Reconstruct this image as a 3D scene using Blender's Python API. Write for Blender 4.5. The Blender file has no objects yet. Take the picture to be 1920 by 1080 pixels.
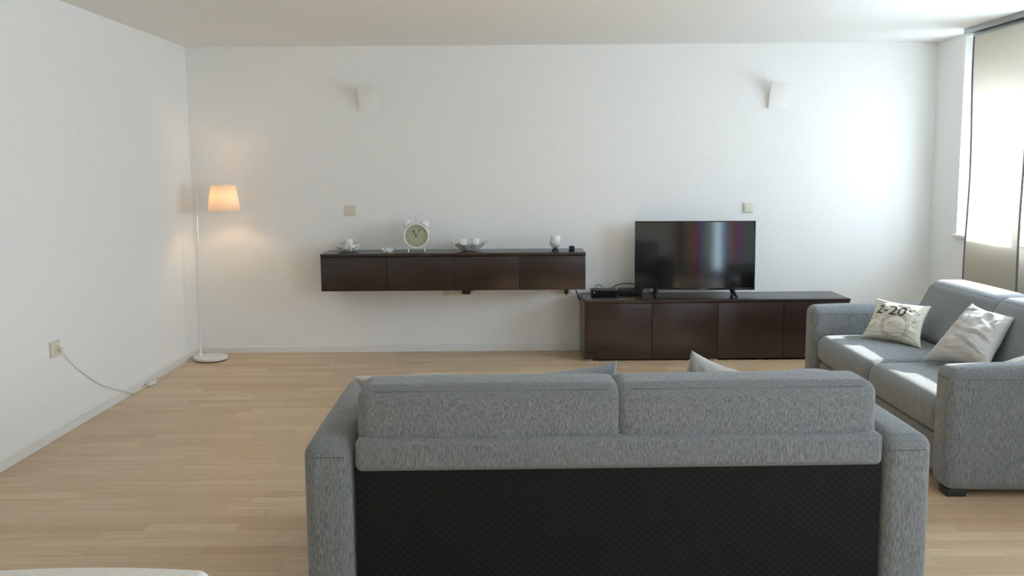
import bpy, bmesh, math, random
from mathutils import Vector, Matrix, noise

scene = bpy.context.scene
COL = scene.collection
rnd = random.Random(7)

# ------------------------------------------------------------------ camera
F_PX, PITCH, YAW, ROLL, CAM_H = 1800.0, 0.1232, 0.0022, -0.0073, 1.51
cd = bpy.data.cameras.new('camera'); cam = bpy.data.objects.new('camera', cd); COL.objects.link(cam)
cd.sensor_fit = 'HORIZONTAL'; cd.sensor_width = 36.0; cd.lens = 36.0 * F_PX / 1920.0
cd.clip_start = 0.02
fwd = Vector((math.sin(YAW) * math.cos(PITCH), math.cos(YAW) * math.cos(PITCH), -math.sin(PITCH)))
rgt0 = Vector((math.cos(YAW), -math.sin(YAW), 0)); up0 = rgt0.cross(fwd)
rgt = rgt0 * math.cos(ROLL) + up0 * math.sin(ROLL); upv = up0 * math.cos(ROLL) - rgt0 * math.sin(ROLL)
cam.matrix_world = Matrix(((rgt.x, upv.x, -fwd.x, 0), (rgt.y, upv.y, -fwd.y, 0), (rgt.z, upv.z, -fwd.z, CAM_H), (0, 0, 0, 1)))
scene.camera = cam

# ------------------------------------------------------------------ world, sun, portals, exposure
w = bpy.data.worlds.new('sky'); scene.world = w; w.use_nodes = True
bg = w.node_tree.nodes['Background']; bg.inputs[0].default_value = (0.71, 0.835, 1.0, 1); bg.inputs[1].default_value = 12.0
sd = bpy.data.lights.new('sun', 'SUN'); sun = bpy.data.objects.new('sun', sd); COL.objects.link(sun)
sd.energy = 12.0; sd.angle = 0.012; sd.color = (1.0, 0.97, 0.92)
sun.location = (8, 8, 6)
sun.rotation_euler = Vector((-1.0, -0.16, -0.545)).to_track_quat('-Z', 'Y').to_euler()
def portal(name, loc, rot, sx, sy):
    d = bpy.data.lights.new(name, 'AREA'); d.shape = 'RECTANGLE'; d.size = sx; d.size_y = sy
    d.cycles.is_portal = True
    o = bpy.data.objects.new(name, d); COL.objects.link(o); o.location = loc; o.rotation_euler = rot
portal('window_daylight', (3.77, 5.965, 1.56), (0, math.radians(90), 0), 1.16, 2.99)
portal('garden_door_daylight', (2.45, -1.47, 1.1), (math.radians(90), 0, 0), 1.42, 2.22)
portal('fill_window_daylight', (3.77, 0.9, 1.56), (0, math.radians(90), 0), 1.16, 2.62)  # portal of the window added out of view for fill
vs = scene.view_settings
vs.view_transform = 'Standard'; vs.look = 'None'; vs.gamma = 1.0; vs.use_curve_mapping = False
vs.exposure = 0.42
scene.cycles.diffuse_bounces = 6; scene.cycles.max_bounces = 12

# room
XL, XR, YB, YR, CH = -2.608, 3.4745, 7.929, -1.2, 2.504

# ------------------------------------------------------------------ material helpers
def srgb(r, g, b):
    return tuple(((v / 255) / 12.92 if v / 255 <= 0.04045 else ((v / 255 + 0.055) / 1.055) ** 2.4) for v in (r, g, b)) + (1,)
def mat(name, col, rough=0.5, metal=0.0, spec=0.5, **kw):
    m = bpy.data.materials.new(name); m.use_nodes = True
    b = m.node_tree.nodes['Principled BSDF']
    b.inputs['Base Color'].default_value = col; b.inputs['Roughness'].default_value = rough
    b.inputs['Metallic'].default_value = metal; b.inputs['Specular IOR Level'].default_value = spec
    for k, v in kw.items(): b.inputs[k.replace('_', ' ')].default_value = v
    return m
def nd(m, t, **kw):
    n = m.node_tree.nodes.new(t)
    for k, v in kw.items(): setattr(n, k, v)
    return n
def lk(m, a, b): m.node_tree.links.new(a, b)
def bsdf(m): return m.node_tree.nodes['Principled BSDF']
def noisy(m, scale, c1, c2, lo=0.35, hi=0.65, detail=3.0, bump=0.0, bdist=0.002, coord='Object'):
    tc = nd(m, 'ShaderNodeTexCoord'); mp = nd(m, 'ShaderNodeMapping'); mp.inputs['Scale'].default_value = scale
    nz = nd(m, 'ShaderNodeTexNoise'); nz.inputs['Scale'].default_value = 1.0; nz.inputs['Detail'].default_value = detail
    rp = nd(m, 'ShaderNodeValToRGB'); rp.color_ramp.elements[0].position = lo; rp.color_ramp.elements[1].position = hi
    rp.color_ramp.elements[0].color = c1; rp.color_ramp.elements[1].color = c2
    lk(m, tc.outputs[coord], mp.inputs['Vector']); lk(m, mp.outputs[0], nz.inputs['Vector']); lk(m, nz.outputs['Fac'], rp.inputs['Fac'])
    lk(m, rp.outputs['Color'], bsdf(m).inputs['Base Color'])
    if bump:
        bp = nd(m, 'ShaderNodeBump'); bp.inputs['Strength'].default_value = bump; bp.inputs['Distance'].default_value = bdist
        lk(m, nz.outputs['Fac'], bp.inputs['Height']); lk(m, bp.outputs[0], bsdf(m).inputs['Normal'])
    return m

M = {}
M['wall'] = noisy(mat('white_wall_paint', srgb(240, 240, 237), 0.85, spec=0.2), (60, 60, 60), srgb(239, 239, 236), srgb(242, 242, 239), bump=0.04, bdist=0.001)
M['ceiling'] = noisy(mat('white_ceiling_paint', srgb(230, 230, 226), 0.9, spec=0.1), (40, 40, 40), srgb(237, 237, 233), srgb(240, 240, 237))
M['trim'] = mat('white_satin_trim', srgb(232, 232, 228), 0.4)
M['white_metal'] = mat('white_lacquered_metal', srgb(236, 235, 230), 0.3)
M['white_plastic'] = mat('white_plastic', srgb(232, 230, 222), 0.4)
M['lamp_white'] = mat('matt_white_lamp_metal', srgb(242, 241, 237), 0.6)
M['cream_plastic'] = mat('cream_plastic', srgb(222, 216, 196), 0.4)
M['dark_hole'] = mat('dark_socket_hole', srgb(70, 60, 50), 0.6)
M['black_plastic'] = mat('black_plastic', srgb(24, 24, 25), 0.4)
M['black_gloss'] = mat('black_gloss_plastic', srgb(12, 12, 13), 0.08)
M['chrome'] = mat('chrome', srgb(215, 215, 215), 0.12, 1.0)
M['alu'] = mat('brushed_aluminium', srgb(168, 170, 172), 0.35, 1.0)
M['silver'] = noisy(mat('hammered_silver', srgb(205, 203, 198), 0.28, 0.12), (110, 110, 110), srgb(176, 172, 164), srgb(250, 249, 247), bump=0.9, bdist=0.004)
M['frost'] = mat('frosted_glass', srgb(246, 247, 246), 0.25, Transmission_Weight=0.05)
M['clear_glass'] = mat('clear_glass', srgb(240, 245, 243), 0.05, Transmission_Weight=0.9)
M['wax'] = mat('candle_wax', srgb(238, 235, 226), 0.5, Subsurface_Weight=0.2)
M['dial'] = mat('shaded_cream_dial', srgb(176, 177, 148), 0.5)  # cream darkened evenly to stand for shade inside the recessed face
M['ink'] = mat('dark_ink', srgb(58, 57, 53), 0.7)
M['numeral'] = mat('faded_numeral_ink', srgb(120, 120, 100), 0.7)
M['stamp'] = mat('faded_stamp_ink', srgb(150, 146, 133), 0.8)
M['white_leather'] = noisy(mat('white_leather', srgb(228, 226, 218), 0.35), (150, 150, 150), srgb(224, 222, 214), srgb(231, 229, 222), bump=0.2, bdist=0.001)

def wood_dark():
    m = mat('dark_wenge_veneer', srgb(45, 32, 26), 0.24, spec=0.5)
    noisy(m, (2.5, 2.5, 70), srgb(39, 28, 23), srgb(56, 39, 31), 0.25, 0.8, 4)
    return m
M['wenge'] = wood_dark()

def floor_mat():
    m = mat('pale_beech_parquet', srgb(196, 170, 136), 0.34, spec=0.4)
    at = nd(m, 'ShaderNodeAttribute'); at.attribute_name = 'tone'
    rp = nd(m, 'ShaderNodeValToRGB'); e = rp.color_ramp.elements
    e[0].position = 0; e[0].color = srgb(201, 170, 134); e[1].position = 1; e[1].color = srgb(221, 197, 165)
    k = rp.color_ramp.elements.new(0.5); k.color = srgb(212, 184, 150)
    tc = nd(m, 'ShaderNodeTexCoord'); mp = nd(m, 'ShaderNodeMapping'); mp.inputs['Scale'].default_value = (3, 60, 20)
    nz = nd(m, 'ShaderNodeTexNoise'); nz.inputs['Scale'].default_value = 1; nz.inputs['Detail'].default_value = 4
    ad = nd(m, 'ShaderNodeVectorMath', operation='ADD')
    mul = nd(m, 'ShaderNodeVectorMath', operation='SCALE'); mul.inputs['Scale'].default_value = 40
    lk(m, at.outputs['Color'], mul.inputs[0]); lk(m, tc.outputs['Object'], ad.inputs[0]); lk(m, mul.outputs[0], ad.inputs[1])
    lk(m, ad.outputs[0], mp.inputs['Vector']); lk(m, mp.outputs[0], nz.inputs['Vector'])
    mix = nd(m, 'ShaderNodeMix', data_type='RGBA', blend_type='MULTIPLY'); mix.inputs[0].default_value = 1
    r2 = nd(m, 'ShaderNodeValToRGB'); r2.color_ramp.elements[0].position = .3; r2.color_ramp.elements[1].position = .7
    r2.color_ramp.elements[0].color = (0.86, 0.84, 0.81, 1); r2.color_ramp.elements[1].color = (1.0, 1.0, 1.0, 1)
    lk(m, at.outputs['Fac'], rp.inputs['Fac']); lk(m, nz.outputs['Fac'], r2.inputs['Fac'])
    lk(m, rp.outputs['Color'], mix.inputs[6]); lk(m, r2.outputs['Color'], mix.inputs[7])
    lk(m, mix.outputs[2], bsdf(m).inputs['Base Color'])
    return m
M['parquet'] = floor_mat()

def fabric(name, c1, c2, scale=(330, 330, 55), bump=0.5, tops=False):
    m = mat(name, c1, 0.95, spec=0.15, Sheen_Weight=0.25, Sheen_Roughness=0.5)
    noisy(m, scale, c1, c2, 0.3, 0.7, 3.0, bump, 0.0015)
    if tops:                                     # on level faces the thread runs front to back
        nz = [n for n in m.node_tree.nodes if n.type == 'TEX_NOISE'][0]; rp = [n for n in m.node_tree.nodes if n.type == 'VALTORGB'][0]
        tc = [n for n in m.node_tree.nodes if n.type == 'TEX_COORD'][0]
        mp = nd(m, 'ShaderNodeMapping'); mp.inputs['Scale'].default_value = (scale[0], scale[2], scale[1])
        n2 = nd(m, 'ShaderNodeTexNoise'); n2.inputs['Scale'].default_value = 1; n2.inputs['Detail'].default_value = 3
        sp = nd(m, 'ShaderNodeSeparateXYZ'); ab = nd(m, 'ShaderNodeMath', operation='ABSOLUTE'); gt = nd(m, 'ShaderNodeMapRange')
        gt.inputs['From Min'].default_value = .5; gt.inputs['From Max'].default_value = .75
        mx = nd(m, 'ShaderNodeMix'); mx.data_type = 'FLOAT'
        lk(m, tc.outputs['Object'], mp.inputs['Vector']); lk(m, mp.outputs[0], n2.inputs['Vector'])
        lk(m, tc.outputs['Normal'], sp.inputs[0]); lk(m, sp.outputs[2], ab.inputs[0]); lk(m, ab.outputs[0], gt.inputs['Value'])
        lk(m, gt.outputs[0], mx.inputs[0]); lk(m, nz.outputs['Fac'], mx.inputs[2]); lk(m, n2.outputs['Fac'], mx.inputs[3])
        lk(m, mx.outputs[0], rp.inputs['Fac'])
    return m
M['sofa'] = fabric('heathered_grey_upholstery', srgb(91, 96, 99), srgb(149, 152, 152), (400, 400, 46), .35, True)
M['seam'] = mat('dark_grey_seam_thread', srgb(88, 92, 95), 0.9, spec=0.1)
M['cushion_grey'] = fabric('warm_grey_cotton', srgb(178, 174, 168), srgb(198, 194, 188), (200, 200, 200), 0.2)
M['cushion_cream'] = fabric('natural_linen', srgb(196, 192, 176), srgb(214, 210, 196), (200, 200, 200), 0.2)
M['cushion_pale'] = fabric('pale_blue_grey_cotton', srgb(150, 155, 160), srgb(178, 182, 186), (200, 200, 200), 0.2)

def mesh_back():
    m = mat('black_quilted_lining', srgb(20, 20, 21), 0.6, spec=0.25)
    tc = nd(m, 'ShaderNodeTexCoord'); outs = []
    for ang in (math.radians(50), math.radians(-50)):
        mp = nd(m, 'ShaderNodeMapping'); mp.inputs['Rotation'].default_value = (0, ang, 0)
        wv = nd(m, 'ShaderNodeTexWave'); wv.wave_type = 'BANDS'; wv.bands_direction = 'X'
        wv.inputs['Scale'].default_value = 15.5; wv.inputs['Distortion'].default_value = 0.0
        lk(m, tc.outputs['Object'], mp.inputs['Vector']); lk(m, mp.outputs[0], wv.inputs['Vector'])
        pw = nd(m, 'ShaderNodeMath', operation='POWER'); pw.inputs[1].default_value = 10
        lk(m, wv.outputs['Fac'], pw.inputs[0]); outs.append(pw)
    mx = nd(m, 'ShaderNodeMath', operation='MAXIMUM'); lk(m, outs[0].outputs[0], mx.inputs[0]); lk(m, outs[1].outputs[0], mx.inputs[1])
    rp = nd(m, 'ShaderNodeValToRGB'); rp.color_ramp.elements[0].color = srgb(15, 15, 16); rp.color_ramp.elements[1].color = srgb(25, 26, 27)
    lk(m, mx.outputs[0], rp.inputs['Fac']); lk(m, rp.outputs['Color'], bsdf(m).inputs['Base Color'])
    bp = nd(m, 'ShaderNodeBump'); bp.inputs['Strength'].default_value = 0.5; bp.inputs['Distance'].default_value = 0.002
    lk(m, mx.outputs[0], bp.inputs['Height']); lk(m, bp.outputs[0], bsdf(m).inputs['Normal'])
    return m
M['lining'] = mesh_back()

def cloth(name, col, trans=0.5):
    m = bpy.data.materials.new(name); m.use_nodes = True; nt = m.node_tree
    for n in list(nt.nodes):
        if n.type == 'BSDF_PRINCIPLED': nt.nodes.remove(n)
    out = [n for n in nt.nodes if n.type == 'OUTPUT_MATERIAL'][0]
    d = nd(m, 'ShaderNodeBsdfDiffuse'); t = nd(m, 'ShaderNodeBsdfTranslucent'); mx = nd(m, 'ShaderNodeMixShader'); mx.inputs[0].default_value = trans
    tc = nd(m, 'ShaderNodeTexCoord'); mp = nd(m, 'ShaderNodeMapping'); mp.inputs['Scale'].default_value = (100, 220, 60)
    nz = nd(m, 'ShaderNodeTexNoise'); nz.inputs['Scale'].default_value = 1
    rp = nd(m, 'ShaderNodeValToRGB'); rp.color_ramp.elements[0].color = tuple(v * .88 for v in col[:3]) + (1,); rp.color_ramp.elements[1].color = col
    lk(m, tc.outputs['Object'], mp.inputs['Vector']); lk(m, mp.outputs[0], nz.inputs['Vector']); lk(m, nz.outputs['Fac'], rp.inputs['Fac'])
    lk(m, rp.outputs['Color'], d.inputs['Color']); lk(m, rp.outputs['Color'], t.inputs['Color'])
    lk(m, d.outputs[0], mx.inputs[1]); lk(m, t.outputs[0], mx.inputs[2]); lk(m, mx.outputs[0], out.inputs['Surface'])
    return m
M['panel'] = cloth('beige_panel_linen', srgb(232, 227, 216), 0.5)
M['panel_hem'] = cloth('grey_hem_band', srgb(150, 146, 148), 0.25)
M['shade'] = cloth('white_lamp_shade_fabric', srgb(236, 226, 212), 0.36)

def glass_mat():
    m = bpy.data.materials.new('window_glass'); m.use_nodes = True; nt = m.node_tree
    for n in list(nt.nodes):
        if n.type == 'BSDF_PRINCIPLED': nt.nodes.remove(n)
    out = [n for n in nt.nodes if n.type == 'OUTPUT_MATERIAL'][0]
    t = nd(m, 'ShaderNodeBsdfTransparent'); t.inputs[0].default_value = (0.95, 0.97, 0.97, 1)
    g = nd(m, 'ShaderNodeBsdfGlossy'); g.inputs['Roughness'].default_value = 0.02
    mx = nd(m, 'ShaderNodeMixShader'); mx.inputs[0].default_value = 0.06
    lk(m, t.outputs[0], mx.inputs[1]); lk(m, g.outputs[0], mx.inputs[2]); lk(m, mx.outputs[0], out.inputs['Surface'])
    return m
M['glass'] = glass_mat()
M['screen'] = mat('dark_tv_screen', srgb(9, 9, 10), 0.07, spec=0.75)
def emit(name, col, s):
    m = mat(name, col, 0.5); bsdf(m).inputs['Emission Color'].default_value = col; bsdf(m).inputs['Emission Strength'].default_value = s
    return m
M['bulb'] = emit('lit_bulb', (1.0, 0.68, 0.38, 1), 105)
def striped():
    m = cloth('striped_curtain_cloth', srgb(120, 110, 90), 0.7); nt = m.node_tree
    ramp = [n for n in nt.nodes if n.type == 'VALTORGB'][0]
    for l in list(ramp.outputs[0].links): nt.links.remove(l)
    tc = nd(m, 'ShaderNodeTexCoord'); sp = nd(m, 'ShaderNodeSeparateXYZ'); fr = nd(m, 'ShaderNodeMath', operation='MULTIPLY'); fr.inputs[1].default_value = 1.45
    f2 = nd(m, 'ShaderNodeMath', operation='FRACT')
    rp = nd(m, 'ShaderNodeValToRGB'); rp.color_ramp.interpolation = 'CONSTANT'; e = rp.color_ramp.elements
    cs = [(0, (206, 196, 120)), (.14, (120, 190, 188)), (.3, (226, 176, 120)), (.44, (120, 160, 220)), (.58, (186, 200, 130)), (.72, (230, 120, 100)), (.86, (100, 140, 216))]
    e[0].position = 0; e[0].color = srgb(*cs[0][1]); e[1].position = cs[1][0]; e[1].color = srgb(*cs[1][1])
    for p, cc in cs[2:]:
        k = e.new(p); k.color = srgb(*cc)
    lk(m, tc.outputs['Object'], sp.inputs[0]); lk(m, sp.outputs[0], fr.inputs[0]); lk(m, fr.outputs[0], f2.inputs[0]); lk(m, f2.outputs[0], rp.inputs['Fac'])
    for n in nt.nodes:
        if n.type in ('BSDF_DIFFUSE', 'BSDF_TRANSLUCENT'): lk(m, rp.outputs[0], n.inputs['Color'])
    return m
M['striped'] = striped()

# ------------------------------------------------------------------ geometry helpers
class G:
    """collects vertices and faces of one mesh"""
    def __init__(s): s.v = []; s.f = []
    def add(s, v, f):
        o = len(s.v); s.v += [tuple(p) for p in v]; s.f += [tuple(i + o for i in q) for q in f]; return s
    def box(s, x0, x1, y0, y1, z0, z1):
        v = [(x, y, z) for x in (x0, x1) for y in (y0, y1) for z in (z0, z1)]
        return s.add(v, [(0, 1, 3, 2), (4, 6, 7, 5), (0, 4, 5, 1), (2, 3, 7, 6), (0, 2, 6, 4), (1, 5, 7, 3)])
    def bbox(s, x0, x1, y0, y1, z0, z1, b=0.003):
        return s.rbox(((x0 + x1) / 2, (y0 + y1) / 2, (z0 + z1) / 2), ((x1 - x0), (y1 - y0), (z1 - z0)), b, 2, 1)
    def rbox(s, c, size, r, ks=4, n=6, puff=(0, 0, 0), fn=None):
        h = [d / 2 for d in size]; r = min([r] + [0.999 * x for x in h])
        axes = []
        for a in range(3):
            L = []
            for k in range(ks, 0, -1): L.append(-(h[a] - r) - r * math.tan(k / ks * math.pi / 4))
            for k in range(n + 1): L.append(-(h[a] - r) + 2 * (h[a] - r) * k / n)
            for k in range(1, ks + 1): L.append((h[a] - r) + r * math.tan(k / ks * math.pi / 4))
            axes.append(L)
        idx = {}; vs_ = []; fs = []
        def vert(p):
            key = tuple(round(q, 6) for q in p)
            if key in idx: return idx[key]
            q = Vector([max(-(h[a] - r), min(h[a] - r, p[a])) for a in range(3)])
            d = Vector(p) - q
            if d.length > 1e-9: d = d.normalized() * r
            P = q + d
            u = [P[a] / h[a] for a in range(3)]
            for a in range(3):
                if puff[a]:
                    b_, c_ = (a + 1) % 3, (a + 2) % 3
                    P[a] += puff[a] * u[a] * max(0, 1 - u[b_] ** 2) * max(0, 1 - u[c_] ** 2)
            P = P + Vector(c)
            if fn: P = Vector(fn(P))
            idx[key] = len(vs_); vs_.append(tuple(P)); return idx[key]
        for a in range(3):
            b_, c_ = (a + 1) % 3, (a + 2) % 3
            for sg in (-1, 1):
                A, B = axes[b_], axes[c_]
                for i in range(len(A) - 1):
                    for j in range(len(B) - 1):
                        q = []
                        for (ii, jj) in ((i, j), (i + 1, j), (i + 1, j + 1), (i, j + 1)):
                            p = [0, 0, 0]; p[a] = sg * h[a]; p[b_] = A[ii]; p[c_] = B[jj]; q.append(vert(p))
                        fs.append(tuple(q if sg > 0 else q[::-1]))
        return s.add(vs_, fs)
    def lathe(s, prof, n=24, c=(0, 0, 0), cap=True, fn=None):
        v = []; f = []; m = len(prof)
        for i in range(n):
            a = 2 * math.pi * i / n
            for (r, z) in prof:
                p = Vector((r * math.cos(a), r * math.sin(a), z))
                if fn: p = Vector(fn(p, a))
                v.append(tuple(p + Vector(c)))
        for i in range(n):
            j = (i + 1) % n
            for k in range(m - 1): f.append((i * m + k, j * m + k, j * m + k + 1, i * m + k + 1))
        if cap:
            f.append(tuple(i * m for i in range(n))[::-1]); f.append(tuple(i * m + m - 1 for i in range(n)))
        return s.add(v, f)
    def tube(s, pts, r, n=8, closed=False):
        pts = [Vector(p) for p in pts]; m = len(pts); v = []; f = []
        prev = None
        for i, p in enumerate(pts):
            if closed: t = pts[(i + 1) % m] - pts[i - 1]
            else: t = pts[min(i + 1, m - 1)] - pts[max(i - 1, 0)]
            t.normalize()
            ref = prev if prev is not None else (Vector((0, 0, 1)) if abs(t.z) < .9 else Vector((1, 0, 0)))
            a = (ref - t * ref.dot(t)); a.normalize(); b = t.cross(a); prev = a
            rr = r[i] if isinstance(r, (list, tuple)) else r
            for k in range(n):
                an = 2 * math.pi * k / n; v.append(tuple(p + a * math.cos(an) * rr + b * math.sin(an) * rr))
        for i in range(m if closed else m - 1):
            j = (i + 1) % m
            for k in range(n): f.append((i * n + k, i * n + (k + 1) % n, j * n + (k + 1) % n, j * n + k))
        if not closed:
            f.append(tuple(range(n))[::-1]); f.append(tuple((m - 1) * n + k for k in range(n)))
        return s.add(v, f)
    def prism(s, poly, axis, a0, a1):
        """poly: 2-D points; extruded along axis from a0 to a1"""
        n = len(poly); v = []
        for a in (a0, a1):
            for (p, q) in poly:
                v.append({0: (a, p, q), 1: (p, a, q), 2: (p, q, a)}[axis])
        return s.add(v, [tuple(range(n))[::-1], tuple(range(n, 2 * n))] + [(i, (i + 1) % n, n + (i + 1) % n, n + i) for i in range(n)])
    def xf(s, mtx):
        s.v = [tuple(mtx @ Vector(p)) for p in s.v]; return s
    def build(s, name, m, parent=None, smooth=None):
        me = bpy.data.meshes.new(name); me.from_pydata(s.v, [], s.f); me.update()
        bm = bmesh.new(); bm.from_mesh(me); bmesh.ops.recalc_face_normals(bm, faces=bm.faces)
        if smooth:
            for f in bm.faces: f.smooth = True
            for e in bm.edges:
                if len(e.link_faces) == 2 and e.calc_face_angle(0) > math.radians(smooth): e.smooth = False
        bm.to_mesh(me); bm.free()
        if m: me.materials.append(M[m] if isinstance(m, str) else m)
        o = bpy.data.objects.new(name, me); COL.objects.link(o)
        if parent: o.parent = parent
        return o
def tag(o, label, cat, group=None):
    o['label'] = label; o['category'] = cat
    if group: o['group'] = group
    return o
def thing(name, label, cat, loc=(0, 0, 0), rz=0.0, group=None):
    o = bpy.data.objects.new(name, None); COL.objects.link(o); o.location = loc; o.rotation_euler = (0, 0, rz)
    o.empty_display_size = 0.05
    return tag(o, label, cat, group)
def struct(o, label=None):
    o['kind'] = 'structure'
    if label: o['label'] = label
    return o
def spline(pts, n=8):
    P = [Vector(p) for p in pts]; out = []
    for i in range(len(P) - 1):
        p0, p1, p2, p3 = P[max(i - 1, 0)], P[i], P[i + 1], P[min(i + 2, len(P) - 1)]
        for k in range(n):
            t = k / n
            out.append(0.5 * ((2 * p1) + (-p0 + p2) * t + (2 * p0 - 5 * p1 + 4 * p2 - p3) * t * t + (-p0 + 3 * p1 - 3 * p2 + p3) * t ** 3))
    out.append(P[-1]); return out
def text2d(body, size):
    cu = bpy.data.curves.new('t', 'FONT'); cu.body = body; cu.size = size; cu.align_x = 'CENTER'; cu.align_y = 'CENTER'
    o = bpy.data.objects.new('t', cu); COL.objects.link(o)
    dg = bpy.context.evaluated_depsgraph_get(); me = o.evaluated_get(dg).to_mesh()
    bm = bmesh.new(); bm.from_mesh(me); bmesh.ops.triangulate(bm, faces=bm.faces)
    bm.verts.ensure_lookup_table()
    v = [(p.co.x, p.co.y) for p in bm.verts]; f = [tuple(q.index for q in fc.verts) for fc in bm.faces]
    bm.free(); o.evaluated_get(dg).to_mesh_clear(); bpy.data.objects.remove(o); bpy.data.curves.remove(cu)
    return v, f

# ------------------------------------------------------------------ room shell
WT = 0.28
struct(G().box(XL - .2, XR + WT, YB, YB + .2, -.1, CH).build('wall_back', 'wall'), 'white painted back wall behind the television')
struct(G().box(XL - .2, XL, YR - .25, YB, -.1, CH).build('wall_left', 'wall'), 'white painted side wall with cream socket')
WY0, WY1, WZ0, WZ1 = 4.48, 7.45, 0.985, 2.475
VY0, VY1 = -0.4, 2.2
g = G().box(XR, XR + WT, WY1, YB, -.1, CH).box(XR, XR + WT, VY1, WY0, -.1, CH).box(XR, XR + WT, YR - .25, VY0, -.1, CH)
for a_, b_ in ((WY0, WY1), (VY0, VY1)): g.box(XR, XR + WT, a_, b_, -.1, WZ0).box(XR, XR + WT, a_, b_, WZ1, CH)
struct(g.build('wall_right', 'wall'), 'white wall with the window beside the sofa')
DX0, DX1, DZ1 = 1.75, 3.15, 2.2
g = G()
Y0, Y1 = YR - .25, YR
g.box(XL, DX0, Y0, Y1, -.1, CH).box(DX0, DX1, Y0, Y1, DZ1, CH).box(DX1, XR, Y0, Y1, -.1, CH).box(DX0, DX1, Y0, Y1, -.1, 0)
struct(g.build('wall_rear', 'wall'), 'white wall with garden door behind the viewer')
struct(G().box(XL - .2, XR + WT, YR - .25, YB + .2, CH, CH + .15).build('ceiling', 'ceiling'), 'plain white ceiling')

# floor: slab plus parquet strips
floor = struct(G().box(XL, XR, YR, YB, -.1, -.012).build('floor', 'parquet'), 'pale beech strip parquet floor')
SW = 0.0838; FY0 = YR
strips = []
row = 0; y = FY0
while y < YB - .001:
    y1 = min(y + SW, YB); x = XL - rnd.uniform(0, .55)
    while x < XR:
        L = rnd.choice((.38, .46, .52, .6, .7)) * rnd.uniform(.92, 1.1)
        a, b = max(x, XL), min(x + L, XR)
        if b - a > .02: strips.append((a, b, y, y1, min(1, max(0, rnd.gauss(.5, .24)))))
        x += L
    y = y1
def strip_geo(gm, a, b, y0, y1):
    e = .0003; c = .0008
    v = [(a + e, y0 + e, -.012), (b - e, y0 + e, -.012), (b - e, y1 - e, -.012), (a + e, y1 - e, -.012),
         (a + e, y0 + e, -c), (b - e, y0 + e, -c), (b - e, y1 - e, -c), (a + e, y1 - e, -c),
         (a + e + c, y0 + e + c, 0), (b - e - c, y0 + e + c, 0), (b - e - c, y1 - e - c, 0), (a + e + c, y1 - e - c, 0)]
    f = [(8, 9, 10, 11)]
    for i in range(4):
        j = (i + 1) % 4; f += [(i, j, 4 + j, 4 + i), (4 + i, 4 + j, 8 + j, 8 + i)]
    gm.add(v, f)
def pix(p):
    q = Vector(p) - Vector((0, 0, CAM_H)); z = q.dot(fwd)
    if z < .1: return None
    return 960 + F_PX * q.dot(rgt) / z, 540 - F_PX * q.dot(upv) / z, z
def seen(st):
    a, b, y0, y1, _ = st; best = 0; k = 0
    for t in (.1, .3, .5, .7, .9):
        q = pix((a + (b - a) * t, (y0 + y1) / 2, 0))
        if not q or not (0 <= q[0] <= 1920 and 0 <= q[1] <= 1080): continue
        X, Yp = q[0], q[1]
        if Yp > 703 and 575 < X < 1745: continue                 # hidden by the near sofa
        if X > 1515 and Yp < 925 and X > 1515: continue          # hidden by the far sofa
        if Yp > 1062 and X < 390: continue
        if Yp < 677 and 1093 < X: continue
        k += 1; best = max(best, 1 / q[2] ** 3)
    return k * best * (b - a)
order = sorted(range(len(strips)), key=lambda i: -seen(strips[i]))
def tone(o, vals):
    at = o.data.attributes.new('tone', 'FLOAT', 'POINT'); at.data.foreach_set('value', vals)
for i in order[:300]:
    s_ = strips[i]; g = G(); strip_geo(g, *s_[:4]); o = g.build('parquet_strip', 'parquet', floor); tone(o, [s_[4]] * 12)
g = G(); vals = []
for i in order[300:]:
    strip_geo(g, *strips[i][:4]); vals += [strips[i][4]] * 12
o = g.build('parquet_strips_rest', 'parquet', floor); tone(o, vals); o['kind'] = 'stuff'

# baseboards
def skirting(name, label, pts_fn):
    struct(pts_fn.build(name, 'trim'), label)
skirting('baseboard_back', 'low white skirting board along the back wall', G().prism([(YB, 0.0), (YB - .016, 0.0), (YB - .016, .046), (YB - .010, .056), (YB, .058)], 0, XL, XR))
skirting('baseboard_left', 'low white skirting board along the left wall', G().prism([(XL, 0.0), (XL + .016, 0.0), (XL + .016, .056), (XL + .010, .066), (XL, .068)], 1, YR, YB - .016))
skirting('baseboard_right', 'low white skirting board under the window wall', G().prism([(XR, 0.0), (XR - .016, 0.0), (XR - .016, .046), (XR - .010, .056), (XR, .058)], 1, YR, YB - .016))

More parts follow.
